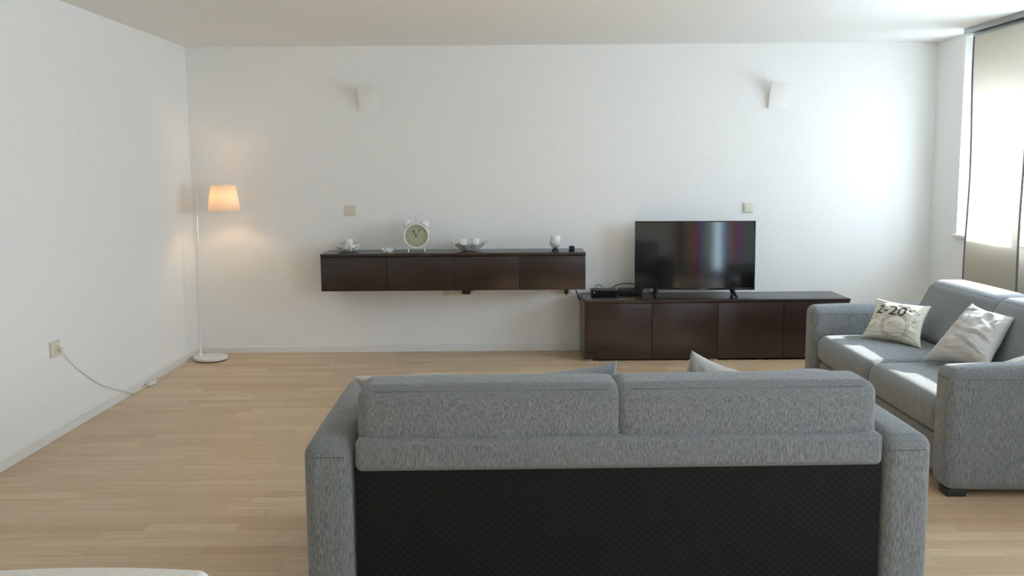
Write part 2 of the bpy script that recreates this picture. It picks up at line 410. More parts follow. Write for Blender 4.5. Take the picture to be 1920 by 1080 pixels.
# windows in the right wall
def side_window(name, label, WY0, WY1):
    win = bpy.data.objects.new(name, None); COL.objects.link(win); win.location = (XR, (WY0 + WY1) / 2, WZ0); struct(win, label)
    def wchild(g, name, m):
        o = g.build(name, m, win); o.matrix_parent_inverse = Matrix.Translation(win.location).inverted(); return o
    X0 = XR + .15
    g = G()
    g.box(X0, X0 + .07, WY0, WY0 + .05, WZ0, 2.13).box(X0, X0 + .07, WY1 - .05, WY1, WZ0, 2.13).box(X0, X0 + .07, WY0 + .05, WY1 - .05, WZ0, WZ0 + .05).box(X0, X0 + .07, WY0 + .05, WY1 - .05, 2.08, 2.13)
    wchild(g, 'window_frame', 'trim')
    wchild(G().box(X0 - .04, XR + WT, WY0, WY1, 2.13, WZ1), 'shutter_box', 'trim')
    wchild(G().bbox(XR - .035, X0, WY0, WY1, WZ0 - .022, WZ0 + .001, .004), 'window_sill', 'trim')
    n = 3; wd = (WY1 - WY0 - .1) / n
    for i in range(n):
        a = WY0 + .05 + i * wd; b = a + wd; g = G()
        for (p, q, r_, s_) in ((a, a + .05, WZ0 + .05, 2.08), (b - .05, b, WZ0 + .05, 2.08), (a + .05, b - .05, WZ0 + .05, WZ0 + .1), (a + .05, b - .05, 2.03, 2.08)):
            g.box(X0 + .01, X0 + .055, p, q, r_, s_)
        sa = wchild(g, 'sash', 'trim')
        G().box(X0 + .03, X0 + .036, a + .05, b - .05, WZ0 + .1, 2.03).build('pane', 'glass', sa)
side_window('window_1', 'white framed window behind the beige panel curtain', WY0, WY1)
side_window('fill_window', 'white framed window added out of view in the same wall for fill light', VY0, VY1)  # unseen window, added to brighten the near sofa back and left wall

# garden door behind the viewer
def rear_opening(name, label, x0, x1, z0, z1, n):
    r = bpy.data.objects.new(name, None); COL.objects.link(r); r.location = ((x0 + x1) / 2, YR, z0); struct(r, label)
    inv = Matrix.Translation(r.location).inverted(); ya, yb = YR - .17, YR - .10
    g = G().box(x0, x0 + .05, ya, yb, z0, z1).box(x1 - .05, x1, ya, yb, z0, z1).box(x0 + .05, x1 - .05, ya, yb, z0, z0 + .05).box(x0 + .05, x1 - .05, ya, yb, z1 - .05, z1)
    g.build('frame', 'trim', r).matrix_parent_inverse = inv
    wd = (x1 - x0 - .1) / n
    for i in range(n):
        a = x0 + .05 + i * wd; b = a + wd
        g = G().box(a, a + .07, ya + .01, yb - .01, z0 + .05, z1 - .05).box(b - .07, b, ya + .01, yb - .01, z0 + .05, z1 - .05)
        g.box(a + .07, b - .07, ya + .01, yb - .01, z0 + .05, z0 + .14).box(a + .07, b - .07, ya + .01, yb - .01, z1 - .13, z1 - .05)
        s_ = g.build('sash', 'trim', r); s_.matrix_parent_inverse = inv
        G().box(a + .07, b - .07, ya + .03, ya + .036, z0 + .14, z1 - .13).build('pane', 'glass', s_)
rear_opening('door_1', 'glazed double garden door behind the viewer', DX0, DX1, 0, DZ1, 2)
for (a, b, lab) in ((DX0 - .12, 2.27, 'colourful striped curtain left of the bright gap mirrored in the television'), (2.37, DX1 + .12, 'colourful striped curtain right of the bright gap mirrored in the television')):
    v = []; f = []; N = 90
    for i in range(N + 1):
        x = a + (b - a) * i / N; yy = YR + .08 + .03 * math.sin(x * 38) + .012 * math.sin(x * 91)
        v += [(x, yy, .03), (x, yy, 2.32), (x, yy + .003, .03), (x, yy + .003, 2.32)]
    for i in range(N):
        p, q = 4 * i, 4 * i + 4; f += [(p, q, q + 1, p + 1), (p + 3, q + 3, q + 2, p + 2), (p + 1, q + 1, q + 3, p + 3), (p, p + 2, q + 2, q)]
    tag(G().add(v, f).build('striped_curtain', 'striped', None, 60), lab, 'curtain')
g = G().tube([(DX0 - .25, YR + .08, 2.34), (DX1 + .22, YR + .08, 2.34)], .012)
for x in (DX0 - .2, DX1 + .17): g.box(x - .01, x + .01, YR, YR + .08, 2.33, 2.35)
tag(g.build('curtain_rod', 'alu', None, 40), 'metal rod carrying the striped curtains behind the viewer', 'curtain rod')

# panel curtain and its ceiling track
pc = thing('panel_curtain', 'beige fabric panel curtain glowing in front of the window', 'curtain', (3.39, 6.74, .25))
PX = 3.39; pa, pb, pz0, pz1 = 6.36, 7.135, .22, 2.455
def pchild(g, name, m):
    o = g.build(name, m, pc, 60); o.matrix_parent_inverse = Matrix.Translation(pc.location).inverted(); return o
def psheet(y0, y1, z0, z1, dx):
    v = []; f = []; N, K = 14, 24
    for i in range(N + 1):
        for k in range(K + 1):
            yy = y0 + (y1 - y0) * i / N; zz = z0 + (z1 - z0) * k / K
            wv = .006 * math.sin(zz * 4.1 + yy * 2) + .004 * math.sin(yy * 9 + zz)
            v.append((PX + dx + wv, yy + .005 * math.sin(zz * 3.4), zz))
    n = len(v); v += [(x + .0015, y_, z) for (x, y_, z) in v]
    for i in range(N):
        for k in range(K):
            p = i * (K + 1) + k; q = p + K + 1; f += [(p, q, q + 1, p + 1), (n + p, n + p + 1, n + q + 1, n + q)]
    return G().add(v, f)
pchild(psheet(pa + .025, pb - .025, pz0, pz1, 0), 'fabric', 'panel')
pchild(psheet(pb - .027, pb, pz0, pz1, -.0005), 'side_hem', 'panel_hem')
pchild(psheet(pa, pa + .027, pz0, pz1, -.0005), 'side_hem', 'panel_hem')
pchild(G().box(PX - .008, PX + .012, pa, pb, 2.44, 2.463), 'top_rail', 'alu')
pchild(G().box(PX - .006, PX + .01, pa, pb, .205, .225), 'bottom_rail', 'alu')
g = G().box(3.34, 3.44, 4.3, 7.2, 2.488, CH)
for x in (3.34, 3.373, 3.405, 3.437): g.box(x, x + .003, 4.3, 7.2, 2.464, 2.488)
tag(g.build('curtain_track', 'alu'), 'grey aluminium curtain track fixed to the ceiling above the panel curtain', 'curtain track')

# ------------------------------------------------------------------ sofas
SL, SDP, AW, AH = 2.145, 1.03, .172, .60
def make_sofa(label, loc, rz):
    t = thing('sofa', label, 'sofa', loc, rz)
    hx = SL / 2
    for sg in (-1, 1):
        cx = sg * (hx - AW / 2)
        arm = G().rbox((cx, SDP / 2, (AH + .033) / 2), (AW, SDP, AH - .033), .05, 5, 8, (.006, .004, .014)).build('arm', 'sofa', t, 50)
        # seams where the top strip meets the ends and the sides
        for yy, dy in ((0.0, 1), (SDP, -1)):
            pts = [(cx + (AW / 2 - .03) * (2 * k / 8 - 1), yy - dy * .0012 * (1 - (2 * k / 8 - 1) ** 2) + dy * (.0035 if k in (0, 8) else 0), AH - .048) for k in range(9)]
            G().tube(spline(pts, 3), .0014, 5).build('seam', 'seam', arm, 60)
        for side in (-1, 1):
            G().tube([(cx + side * (AW / 2 + .0017 * (1 - (2 * k / 10 - 1) ** 2)), .05 + (SDP - .10) * k / 10, AH - .048) for k in range(11)], .0011, 5).build('seam', 'seam', arm, 60)
    inner = hx - AW
    G().rbox((0, .06 + (SDP - .10) / 2, .14), (2 * inner + .01, SDP - .13, .19), .012, 2, 3).build('base', 'sofa', t, 50)
    # seat cushions
    w_ = inner - .002
    for sg in (-1, 1):
        cx = sg * w_ / 2
        sc = G().rbox((cx, .66, .33), (w_ - .004, .70, .185), .068, 6, 8, (0, .008, .014)).build('seat_cushion', 'sofa', t, 50)
    # back cushions, leaning
    CR = .052; BZ0_, BZ1_ = .43, .781
    def lean(P):
        tt = (P.y + .5)           # 0 at the rear face, 1 at the front face
        z = P.z
        yr = .030 + .10 * max(0, z - .60) if z > .60 else .030 + .6 * (.60 - z)
        yf = .455 - .52 * (z - .43)
        if z > .74: yf -= .9 * (z - .74) ** 1.3 * .6
        return (P.x, yr + (yf - yr) * tt, z)
    for sg in (-1, 1):
        cw = inner + .012; cx = sg * (inner - .006 - cw / 2)
        def fn(P, cx=cx):
            return lean(P)
        bcz = (BZ0_ + BZ1_) / 2
        # box with unit depth; corner radius follows in x and z
        g = G().rbox((cx, 0, bcz), (cw, .26, BZ1_ - BZ0_), CR, 6, 10, (.0, .010, .005))
        g.v = [lean(Vector((p[0], p[1] / .26, p[2]))) for p in g.v]
        bcu = g.build('back_cushion', 'sofa', t, 50)
        zs = BZ1_ - .019; ins = (CR - math.sqrt(CR ** 2 - (zs - BZ1_ + CR) ** 2)) / .26 - .004
        pts = [lean(Vector((cx + cw * (-.5 + k / 16), -.5 + ins, zs))) for k in range(1, 16)]
        G().tube(spline(pts, 2), .0012, 5).build('seam', 'seam', bcu, 60)
        pts = [lean(Vector((cx + cw * (-.5 + k / 16), .5 - ins, zs))) for k in range(1, 16)]
        G().tube(spline(pts, 2), .0012, 5).build('seam', 'seam', bcu, 60)
    # back rail and lining
    G().rbox((0, .075, .554), (2 * inner - .008, .15, .112), .022, 4, 6, (0, .003, .002)).build('back_rail', 'sofa', t, 50)
    G().box(-inner, inner, .03, .12, .06, .51).build('back_frame', 'lining', t)
    lining = G()
    v = []; f = []; N, K = 40, 14
    for i in range(N + 1):
        for k in range(K + 1):
            u, q = i / N, k / K
            v.append((-inner + .004 + (2 * inner - .008) * u, .014 + .006 * math.sin(math.pi * u) * math.sin(math.pi * q), .05 + .462 * q))
    for i in range(N):
        for k in range(K):
            p = i * (K + 1) + k; f.append((p, p + K + 1, p + K + 2, p + 1))
    n = len(v); v += [(x, y_ + .012, z) for (x, y_, z) in v]; f += [tuple(n + q for q in fc[::-1]) for fc in f]
    lo = lining.add(v, f).build('back_lining', 'lining', t, 60); lo['label'] = 'black diamond quilted lining'
    for sx in (-1, 1):
        for yy in (.02, SDP - .11):
            cx = sx * (hx - .07)
            G().bbox(cx - .045, cx + .045, yy, yy + .09, 0, .036, .004).build('foot', 'black_plastic', t, 40)
    return t
make_sofa('grey two-cushion sofa seen from behind with black quilted rear lining', (.370, 3.15, 0), math.radians(1.0))
make_sofa('grey two-cushion sofa standing sideways under the window with sunlit seat', (3.012, 5.305, 0), math.radians(90))

# ------------------------------------------------------------------ scatter cushions
class Cushion:
    def __init__(s, TL, TR, BR, BL, T, seed, wr=.006, pinch=.07, creases=()):
        s.c = [Vector(p) for p in (TL, TR, BR, BL)]; s.T = T; s.seed = seed; s.wr = wr; s.pinch = pinch; s.cr = creases
        s.nrm = ((s.c[1] - s.c[3]).cross(s.c[0] - s.c[2])).normalized()
    def P(s, u, v, side, off=0.0):
        uu = u * (1 - s.pinch * (1 - v * v) * abs(u)); vv = v * (1 - s.pinch * (1 - u * u) * abs(v))
        a, b = (uu + 1) / 2, (vv + 1) / 2
        p = s.c[3].lerp(s.c[2], a).lerp(s.c[0].lerp(s.c[1], a), b)
        e = max(0, (1 - u * u)) * max(0, (1 - v * v)); t = s.T * e ** .42
        q = Vector((u * 2.2 + s.seed, v * 2.2, side * 3.1 + s.seed * .7))
        fold = noise.noise(q * .9) + .6 * noise.noise(q * 2.3) + .5 * (abs(noise.noise(Vector((u * 1.2 + s.seed, v * 5.5 + u * 2, side)))) - .2)
        t += s.wr * fold * min(1, e * 4)
        if side > 0:
            for (uc, vc, sl, ln, wd, am) in s.cr:
                du = (u - uc) / ln; dv = (v - vc - sl * (u - uc) - .05 * math.sin(u * 5 + vc * 9)) / wd
                t -= am * math.exp(-du * du) * (math.exp(-dv * dv) - .55 * math.exp(-(dv - 1.7) ** 2))
        return p + s.nrm * (side * t + (off if side > 0 else -off))
    def mesh(s, N=64):
        v = []; f = []
        ax = [math.sin((-1 + 2 * i / N) * math.pi / 2) for i in range(N + 1)]
        idx = {}
        for side in (1, -1):
            for i in range(N + 1):
                for j in range(N + 1):
                    edge = i in (0, N) or j in (0, N)
                    key = (i, j) if edge else (i, j, side)
                    if key not in idx: idx[key] = len(v); v.append(tuple(s.P(ax[i], ax[j], side)))
            for i in range(N):
                for j in range(N):
                    q = []
                    for (a, b) in ((i, j), (i + 1, j), (i + 1, j + 1), (i, j + 1)):
                        q.append(idx[(a, b)] if (a in (0, N) or b in (0, N)) else idx[(a, b, side)])
                    f.append(tuple(q))
        return G().add(v, f)
def cushion(c, m, label, name='scatter_cushion', group=None):
    root = c.mesh().build(name, m, None, 80)
    return tag(root, label, 'cushion', group)

tcu = Cushion((2.362, 6.13, .668), (2.587, 5.83, .655), (2.436, 5.60, .437), (2.215, 5.975, .440), .054, 1.3, .009, .155, [(-.75, -.55, .7, .3, .05, .006), (-.8, -.2, .3, .25, .05, .005), (.75, -.15, 1.2, .22, .05, .006), (.8, .3, .8, .2, .05, .005), (.45, -.8, -.2, .3, .05, .006), (-.1, -.82, .1, .5, .04, .004)])
tp = thing('scatter_cushion', 'cream cushion printed with 2-20 and a round stamp on the side sofa', 'cushion', (2.4, 5.87, .43))
inv = Matrix.Translation(tp.location).inverted()
o = tcu.mesh().build('cover', 'cushion_cream', tp, 80); o.matrix_parent_inverse = inv
def decal(c, pieces, name, m, parent, su=1.0):
    """pieces: list of (verts2d, faces) in cushion u,v; lifted just off the cloth"""
    g = G()
    for (v2, f) in pieces: g.add([(p[0], p[1], 0) for p in v2], f)
    me = bpy.data.meshes.new(name); me.from_pydata(g.v, [], g.f)
    bm = bmesh.new(); bm.from_mesh(me); bmesh.ops.triangulate(bm, faces=bm.faces)
    for _ in range(3):
        L = [e for e in bm.edges if e.calc_length() > .07]
        if L: bmesh.ops.subdivide_edges(bm, edges=L, cuts=1); bmesh.ops.triangulate(bm, faces=bm.faces)
    for vv in bm.verts: vv.co = c.P(vv.co.x, vv.co.y * 1.25, 1, .0016)
    bm.to_mesh(me); bm.free(); me.materials.append(M[m])
    o = bpy.data.objects.new(name, me); COL.objects.link(o); o.parent = parent; o.matrix_parent_inverse = inv
    return o
def tx(body, size, x, y, shear=.12, sx=1.0):
    v, f = text2d(body, size); return [(x + sx * (p[0] + shear * p[1]), y + p[1]) for p in v], f
def bold(body, size, x, y, d=.012, **k):
    out = []
    for dx, dy in ((0, 0), (d, 0), (-d, 0), (0, d), (0, -d)):
        out.append(tx(body, size, x + dx, y + dy, **k))
    return out
dec = decal(tcu, bold('2-20', .56, -.17, .24, .006, sx=1.12), 'print_number', 'ink', tp); dec['label'] = 'dark printed number 2-20'
decal(tcu, bold('el', .22, .56, .36, .004), 'print_superscript', 'ink', tp)
def ring(cx, cy, r, wd, n=56):
    v = []; f = []
    for i in range(n):
        a = 2 * math.pi * i / n
        for rr in (r, r + wd): v.append((cx + rr * math.cos(a), cy + rr * math.sin(a)))
    for i in range(n):
        j = (i + 1) % n; f.append((2 * i, 2 * i + 1, 2 * j + 1, 2 * j))
    return v, f
def stroke(pts, wd):
    v = []; f = []
    for i, (x, y) in enumerate(pts):
        x2, y2 = pts[min(i + 1, len(pts) - 1)]; x1, y1 = pts[max(i - 1, 0)]
        dx, dy = x2 - x1, y2 - y1; l = math.hypot(dx, dy) or 1; nx, ny = -dy / l * wd / 2, dx / l * wd / 2
        v += [(x + nx, y + ny), (x - nx, y - ny)]
    for i in range(len(pts) - 1): f.append((2 * i, 2 * i + 1, 2 * i + 3, 2 * i + 2))
    return v, f
cx0, cy0 = .12, -.34
st = [ring(cx0, cy0, .40, .022), ring(cx0, cy0, .50, .014)]
for k in range(40):                                   # worn ticks between the rings
    if k % 5 == 3: continue
    a = 2 * math.pi * k / 40; st.append(stroke([(cx0 + .43 * math.cos(a), cy0 + .43 * math.sin(a)), (cx0 + .475 * math.cos(a + .03), cy0 + .475 * math.sin(a + .03))], .02))
for r_ in range(3):                                   # faint worn lines inside the stamp
    st.append(stroke([(cx0 - .24 + .02 * k, cy0 + .06 - .13 * r_ + .10 * k / 24 + .02 * math.sin(k * 1.3 + r_ * 2)) for k in range(25)], .009))
decal(tcu, st, 'print_stamp', 'stamp', tp)
for pts_ in ([(.70 + .015 * k, -.02 - .03 * (k % 3) + .01 * k) for k in range(8)], [(.72 + .012 * k, -.2 - .035 * (k % 2)) for k in range(8)]):
    decal(tcu, [stroke(pts_, .018)], 'print_mark', 'stamp', tp)

cushion(Cushion((2.630, 5.40, .733), (2.688, 5.05, .703), (2.445, 4.82, .482), (2.285, 5.225, .440), .068, 4.1, .010, .12, [(.35, -.15, -.25, .45, .05, .010), (-.6, .0, -.1, .3, .04, .007), (.1, -.45, -.22, .5, .05, .008), (.4, -.62, -.2, .35, .045, .008), (-.2, -.72, -.1, .4, .04, .006), (-.5, .72, .4, .25, .05, .006), (.75, .45, 1.3, .2, .05, .005)]), 'cushion_grey', 'plain warm grey cushion leaning on the middle of the side sofa')
cushion(Cushion((2.42, 4.50, .578), (2.80, 4.50, .665), (2.74, 4.80, .46), (2.38, 4.80, .45), .04, 7.7, .006, .08), 'cushion_cream', 'pale cushion mostly hidden behind the near arm of the side sofa')
# behind the near sofa back
cushion(Cushion((-.585, 3.50, .752), (-.22, 3.62, .735), (-.15, 3.78, .46), (-.52, 3.72, .44), .06, 2.2, .008,.11), 'cushion_grey', 'grey cushion whose corner pokes out above the left arm of the near sofa')
cushion(Cushion((.03, 3.62, .715), (.395, 3.50, .800), (.47, 3.74, .45), (.09, 3.80, .44), .06, 5.2, .008,.11), 'cushion_pale', 'pale blue grey cushion peeking above the near sofa left of the middle gap')
cushion(Cushion((.672, 3.50, .838), (.98, 3.62, .70), (.90, 3.80, .44), (.60, 3.74, .45), .06, 8.8, .008,.11), 'cushion_grey', 'warm grey cushion with pointed corner rising above the right half of near sofa')
cushion(Cushion((1.00, 3.54, .738), (1.235, 3.54, .738), (1.24, 3.80, .44), (.97, 3.80, .44), .055, 6.1, .006, -.09), 'cushion_pale', 'low rounded grey cushion just showing above the near sofa beside its right end')

# ------------------------------------------------------------------ wall cabinet
def cabinet_doors(t, x0, x1, yf, z0, z1, n, th=.018):
    wd = (x1 - x0) / n
    for i in range(n):
        G().bbox(x0 + i * wd + .0015, x0 + (i + 1) * wd - .0015, yf, yf + th, z0, z1, .0015).build('door', 'wenge', t, 40)
CX0, CX1, CYF, CZ0, CZ1 = -1.492, .600, 7.53, .565, .856
wc = thing('wall_cabinet', 'long dark wood wall cabinet with four flap doors hung above the floor', 'cabinet', (0, 0, 0))
G().bbox(CX0, CX1, CYF + .002, YB, CZ1 - .022, CZ1, .001).build('top_panel', 'wenge', wc, 40)
g = G().box(CX0 + .002, CX0 + .02, CYF + .022, YB, CZ0, CZ1 - .022).box(CX1 - .02, CX1 - .002, CYF + .022, YB, CZ0, CZ1 - .022)
g.box(CX0 + .02, CX1 - .02, CYF + .022, YB, CZ0, CZ0 + .018).box(CX0 + .02, CX1 - .02, YB - .01, YB, CZ0 + .018, CZ1 - .022)
for i in (1, 2, 3):
    x = CX0 + (CX1 - CX0) * i / 4; g.box(x - .009, x + .009, CYF + .022, YB - .01, CZ0 + .018, CZ1 - .022)
g.build('body', 'wenge', wc)
cabinet_doors(wc, CX0 + .001, CX1 - .001, CYF, CZ0 - .004, CZ1 - .026, 4)

# low cabinet
LX0, LX1, LYF, LZ = .578, 2.668, 7.447, .4845
lc = thing('low_cabinet', 'long low dark wood media cabinet with four doors under the television', 'cabinet', (0, 0, 0))
G().bbox(LX0, LX1, LYF - .004, YB - .02, LZ - .022, LZ, .001).build('top_panel', 'wenge', lc, 40)
g = G().box(LX0 + .002, LX0 + .02, LYF + .02, YB - .02, .012, LZ - .022).box(LX1 - .02, LX1 - .002, LYF + .02, YB - .02, .012, LZ - .022)
g.box(LX0 + .02, LX1 - .02, LYF + .02, YB - .02, .012, .03).box(LX0 + .02, LX1 - .02, YB - .03, YB - .02, .03, LZ - .022)
for i in (1, 2, 3):
    x = LX0 + (LX1 - LX0) * i / 4; g.box(x - .009, x + .009, LYF + .02, YB - .03, .03, LZ - .022)
g.build('body', 'wenge', lc)
cabinet_doors(lc, LX0 + .02, LX1 - .002, LYF, .016, LZ - .026, 4)
G().box(LX0 + .001, LX0 + .019, LYF, LYF + .02, .016, LZ - .022).build('edge_strip', 'wenge', lc)
for x in (LX0 + .04, (LX0 + LX1) / 2 - .02, LX1 - .06):
    for yy in (LYF + .004, YB - .10): G().bbox(x - .03, x + .03, yy, yy + .05, 0, .0125, .002).build('foot', 'alu', lc, 40)

# ------------------------------------------------------------------ television
TW, TH, TT = .955, .552, .03
tv = thing('television', 'flat screen television with thin black bezel on the low cabinet', 'television', (1.483, 7.665, LZ), math.radians(-4.0))
bz = .008; zb = .052
def tilt(g):
    return g.xf(Matrix.Translation((0, 0, zb)) @ Matrix.Rotation(math.radians(-1.2), 4, 'X') @ Matrix.Translation((0, 0, -zb)))
g = G().bbox(-TW / 2, -TW / 2 + bz, -TT / 2, TT / 2, zb, zb + TH, .002).bbox(TW / 2 - bz, TW / 2, -TT / 2, TT / 2, zb, zb + TH, .002)
g.bbox(-TW / 2 + bz, TW / 2 - bz, -TT / 2, TT / 2, zb + TH - bz, zb + TH, .002).bbox(-TW / 2 + bz, TW / 2 - bz, -TT / 2, TT / 2, zb, zb + .016, .002)
tilt(g).build('bezel', 'black_gloss', tv, 40)
tilt(G().box(-TW / 2 + bz, TW / 2 - bz, -TT / 2 + .004, TT / 2 - .004, zb + .016, zb + TH - bz)).build('screen', 'screen', tv)
tilt(G().bbox(-TW / 2 + .02, TW / 2 - .02, TT / 2 - .004, TT / 2 + .03, zb + .02, zb + TH - .15, .01)).build('rear_housing', 'black_plastic', tv, 40)
for sx in (-1, 1):
    x = sx * .30
    g = G()
    for dy in (-1, 1):
        g.tube([(x, 0, zb + .012), (x + sx * .008, dy * .05, .03), (x + sx * .02, dy * .125, .0095)], [.017, .014, .009], 8)
    g.bbox(x - .02, x + .02, -.012, .012, zb - .004, zb + .01, .002)
    g.build('foot', 'black_plastic', tv, 40)
tilt(G().box(-.40, -.33, -TT / 2 - .001, -TT / 2, zb + .003, zb + .007)).build('maker_plate', 'alu', tv)

# boxes and cables on the low cabinet
b1 = thing('media_box', 'flat black set-top box at the left end of the low cabinet', 'media box', (.765, 7.75, LZ))
G().bbox(-.105, .105, -.075, .075, .004, .052, .004).build('housing', 'black_plastic', b1, 40)
G().box(-.10, .10, -.0765, -.075, .008, .044).build('front_panel', 'black_gloss', b1)
G().lathe([(.005, 0), (.005, .002)], 12, (-.085, 0, 0)).xf(Matrix.Translation((0, -.0765, .034)) @ Matrix.Rotation(math.radians(90), 4, 'X') @ Matrix.Translation((0, 0, 0))).build('button', 'white_plastic', b1)
for x in (-.09, .09):
    for yy in (-.06, .06): G().lathe([(.008, 0), (.008, .005)], 10, (x, yy, 0)).build('foot', 'black_plastic', b1)
b2 = thing('media_box', 'smaller black receiver box between set-top box and television', 'media box', (.985, 7.815, LZ), math.radians(-3))
G().bbox(-.098, .098, -.07, .07, .004, .046, .006).build('housing', 'black_plastic', b2, 40)
G().box(-.09, .09, -.0712, -.07, .008, .03).build('front_panel', 'black_gloss', b2)
for x in (-.08, .08):
    for yy in (-.05, .05): G().lathe([(.008, 0), (.008, .005)], 10, (x, yy, 0)).build('foot', 'black_plastic', b2)
tag(G().tube(spline([(.80, 7.83, LZ + .006), (.86, 7.87, LZ + .055), (.94, 7.892, LZ + .078), (1.03, 7.898, LZ + .072), (1.12, 7.88, LZ + .04), (1.16, 7.85, LZ + .006)], 6), .004, 6).build('cable', 'black_plastic', None, 60), 'thin black cable arching behind the media boxes', 'cable')
tag(G().tube(spline([(.70, 7.84, LZ + .004), (.71, 7.87, LZ + .06), (.735, 7.875, LZ + .072), (.76, 7.87, LZ + .055), (.78, 7.85, LZ + .004)], 6), .0025, 6).build('cable', 'black_plastic', None, 60), 'small looped cable behind the leftmost media box', 'cable')

# ------------------------------------------------------------------ electrics
def on_wall(name, label, cat, x, z, parts, group=None):
    """parts built facing -Y at the wall plane (y = 0)"""
    t = thing(name, label, cat, (x, YB, z), 0, group); parts(t); return t
def light_switch(t):
    G().bbox(-.042, .042, -.010, 0, -.042, .042, .003).build('plate', 'cream_plastic', t, 40)
    G().prism([(-.010, -.03), (-.016, -.03), (-.0125, .03), (-.010, .03)], 0, -.029, .029).build('rocker', 'cream_plastic', t)
on_wall('light_switch', 'square cream light switch on the wall above the dark wall cabinet', 'light switch', -1.309, 1.18, light_switch)
on_wall('light_switch', 'square cream light switch on the wall above the television', 'light switch', 1.970, 1.182, light_switch)

def socket_face(t, cx, cz, w_=.062, m='cream_plastic', rot=0):
    a = []
    s_ = G().lathe([(.0205, 0), (.0205, -.003), (.019, -.003), (.018, -.0008)], 24).xf(Matrix.Translation((cx, -.011, cz)) @ Matrix.Rotation(math.radians(-90), 4, 'X')).build('socket', m, t, 40)
    for d in (-.0095, .0095):
        dx, dz = (d, 0) if not rot else (0, d)
        G().lathe([(.003, 0), (.003, .001)], 10).xf(Matrix.Translation((cx + dx, -.0125, cz + dz)) @ Matrix.Rotation(math.radians(90), 4, 'X')).build('pin_hole', 'dark_hole', s_)
def sockets3(t):
    G().bbox(-.085, .085, -.010, 0, -.042, .042, .003).build('plate', 'cream_plastic', t, 40)
    for cx in (-.045, .045): socket_face(t, cx, 0)
on_wall('wall_socket', 'double cream wall socket under the middle of the dark wall cabinet', 'socket', -.475, .512, sockets3)
def sockets1(t):
    G().bbox(-.042, .042, -.010, 0, -.042, .042, .003).build('plate', 'cream_plastic', t, 40)
    socket_face(t, 0, 0)
on_wall('wall_socket', 'single cream socket under the right end of the wall cabinet', 'socket', .383, .520, sockets1)
on_wall('wall_socket', 'single cream socket holding a black plug beside the low cabinet', 'socket', .468, .520, sockets1)
def adapter(t):
    G().bbox(-.034, .034, -.066, -.012, -.03, .045, .005).build('housing', 'black_plastic', t, 40)
    G().tube(spline([(.034, -.04, .0), (.05, -.042, -.004), (.062, -.03, .01), (.07, -.012, .05)], 5), .003, 6).build('cord', 'black_plastic', t, 60)
on_wall('power_adapter', 'black power adapter plugged in below the middle of the wall cabinet', 'plug', -.362, .516, adapter)
def plug(t):
    G().bbox(-.017, .017, -.055, -.012, -.04, .05, .004).build('housing', 'black_plastic', t, 40)
    G().tube([(0, -.03, -.04), (0, -.03, -.055)], [.007, .003], 8).build('strain_relief', 'black_plastic', t, 60)
on_wall('plug', 'black plug hanging under the right end of the wall cabinet', 'plug', .468, .522, plug)
tag(G().tube(spline([(.535, YB - .03, .565), (.54, YB - .035, .53), (.56, YB - .04, .475), (.572, YB - .022, .44), (.59, YB - .010, .42), (.64, YB - .009, .40)], 6), .0045, 6).build('cable', 'black_plastic', None, 60), 'black cable dropping from wall cabinet to behind the low cabinet', 'cable')
tag(G().tube(spline([(.398, YB - .014, .52), (.402, YB - .02, .48), (.392, YB - .018, .462), (.385, YB - .014, .49)], 6), .002, 6).build('cable', 'white_plastic', None, 60), 'thin white wire loop under the right end of wall cabinet', 'cable')

# double socket on the left wall
t = thing('wall_socket', 'cream double wall socket low on the left wall', 'socket', (XL, 5.41, .508), math.radians(90))
G().bbox(-.055, .055, -.012, 0, -.046, .046, .003).build('plate', 'cream_plastic', t, 40)
socket_face(t, .018, .0, rot=1); 

# wall lamps (off)
def sconce(label, x, z):
    t = thing('wall_lamp', label, 'wall lamp', (x, YB, z), 0)
    def depth(q): return .016 + .035 * q + .078 * q ** 2.6              # q: 0 bottom, 1 top
    v = []; f = []; rows, cols = 14, 8
    for th in (0, .007):
        for k in range(rows + 1):
            q = k / rows
            for i in range(cols + 1):
                a = -1 + 2 * i / cols
                v.append((a * .073, -depth(q) - th - .006 * (1 - a * a), -.098 + .196 * q))
    m = cols + 1; n = (rows + 1) * m
    for k in range(rows):
        for i in range(cols):
            p = k * m + i; f += [(p, p + 1, p + m + 1, p + m), (n + p, n + p + m, n + p + m + 1, n + p + 1)]
        for p in (k * m, k * m + cols): f.append((p, p + m, n + p + m, n + p))
    for i in range(cols):
        for p in (i, rows * m + i): f.append((p, p + 1, n + p + 1, n + p))
    G().add(v, f).build('shade', 'lamp_white', t, 40)
    G().prism([(0, -.096), (-.016, -.096), (-.030, -.038), (0, -.038)], 0, -.060, .064).build('lower_box', 'lamp_white', t)
    G().bbox(-.045, .045, -.012, 0.0, -.06, .05, .003).build('wall_plate', 'lamp_white', t, 40)
    G().lathe([(.014, -.02), (.014, .012), (.009, .03), (0, .034)], 14, (0, -.035, 0)).build('bulb_holder', 'lamp_white', t, 40)
sconce('white curved wall lamp high above the dark wall cabinet', -1.137, 2.086)
sconce('white curved wall lamp high above the television', 2.183, 2.084)

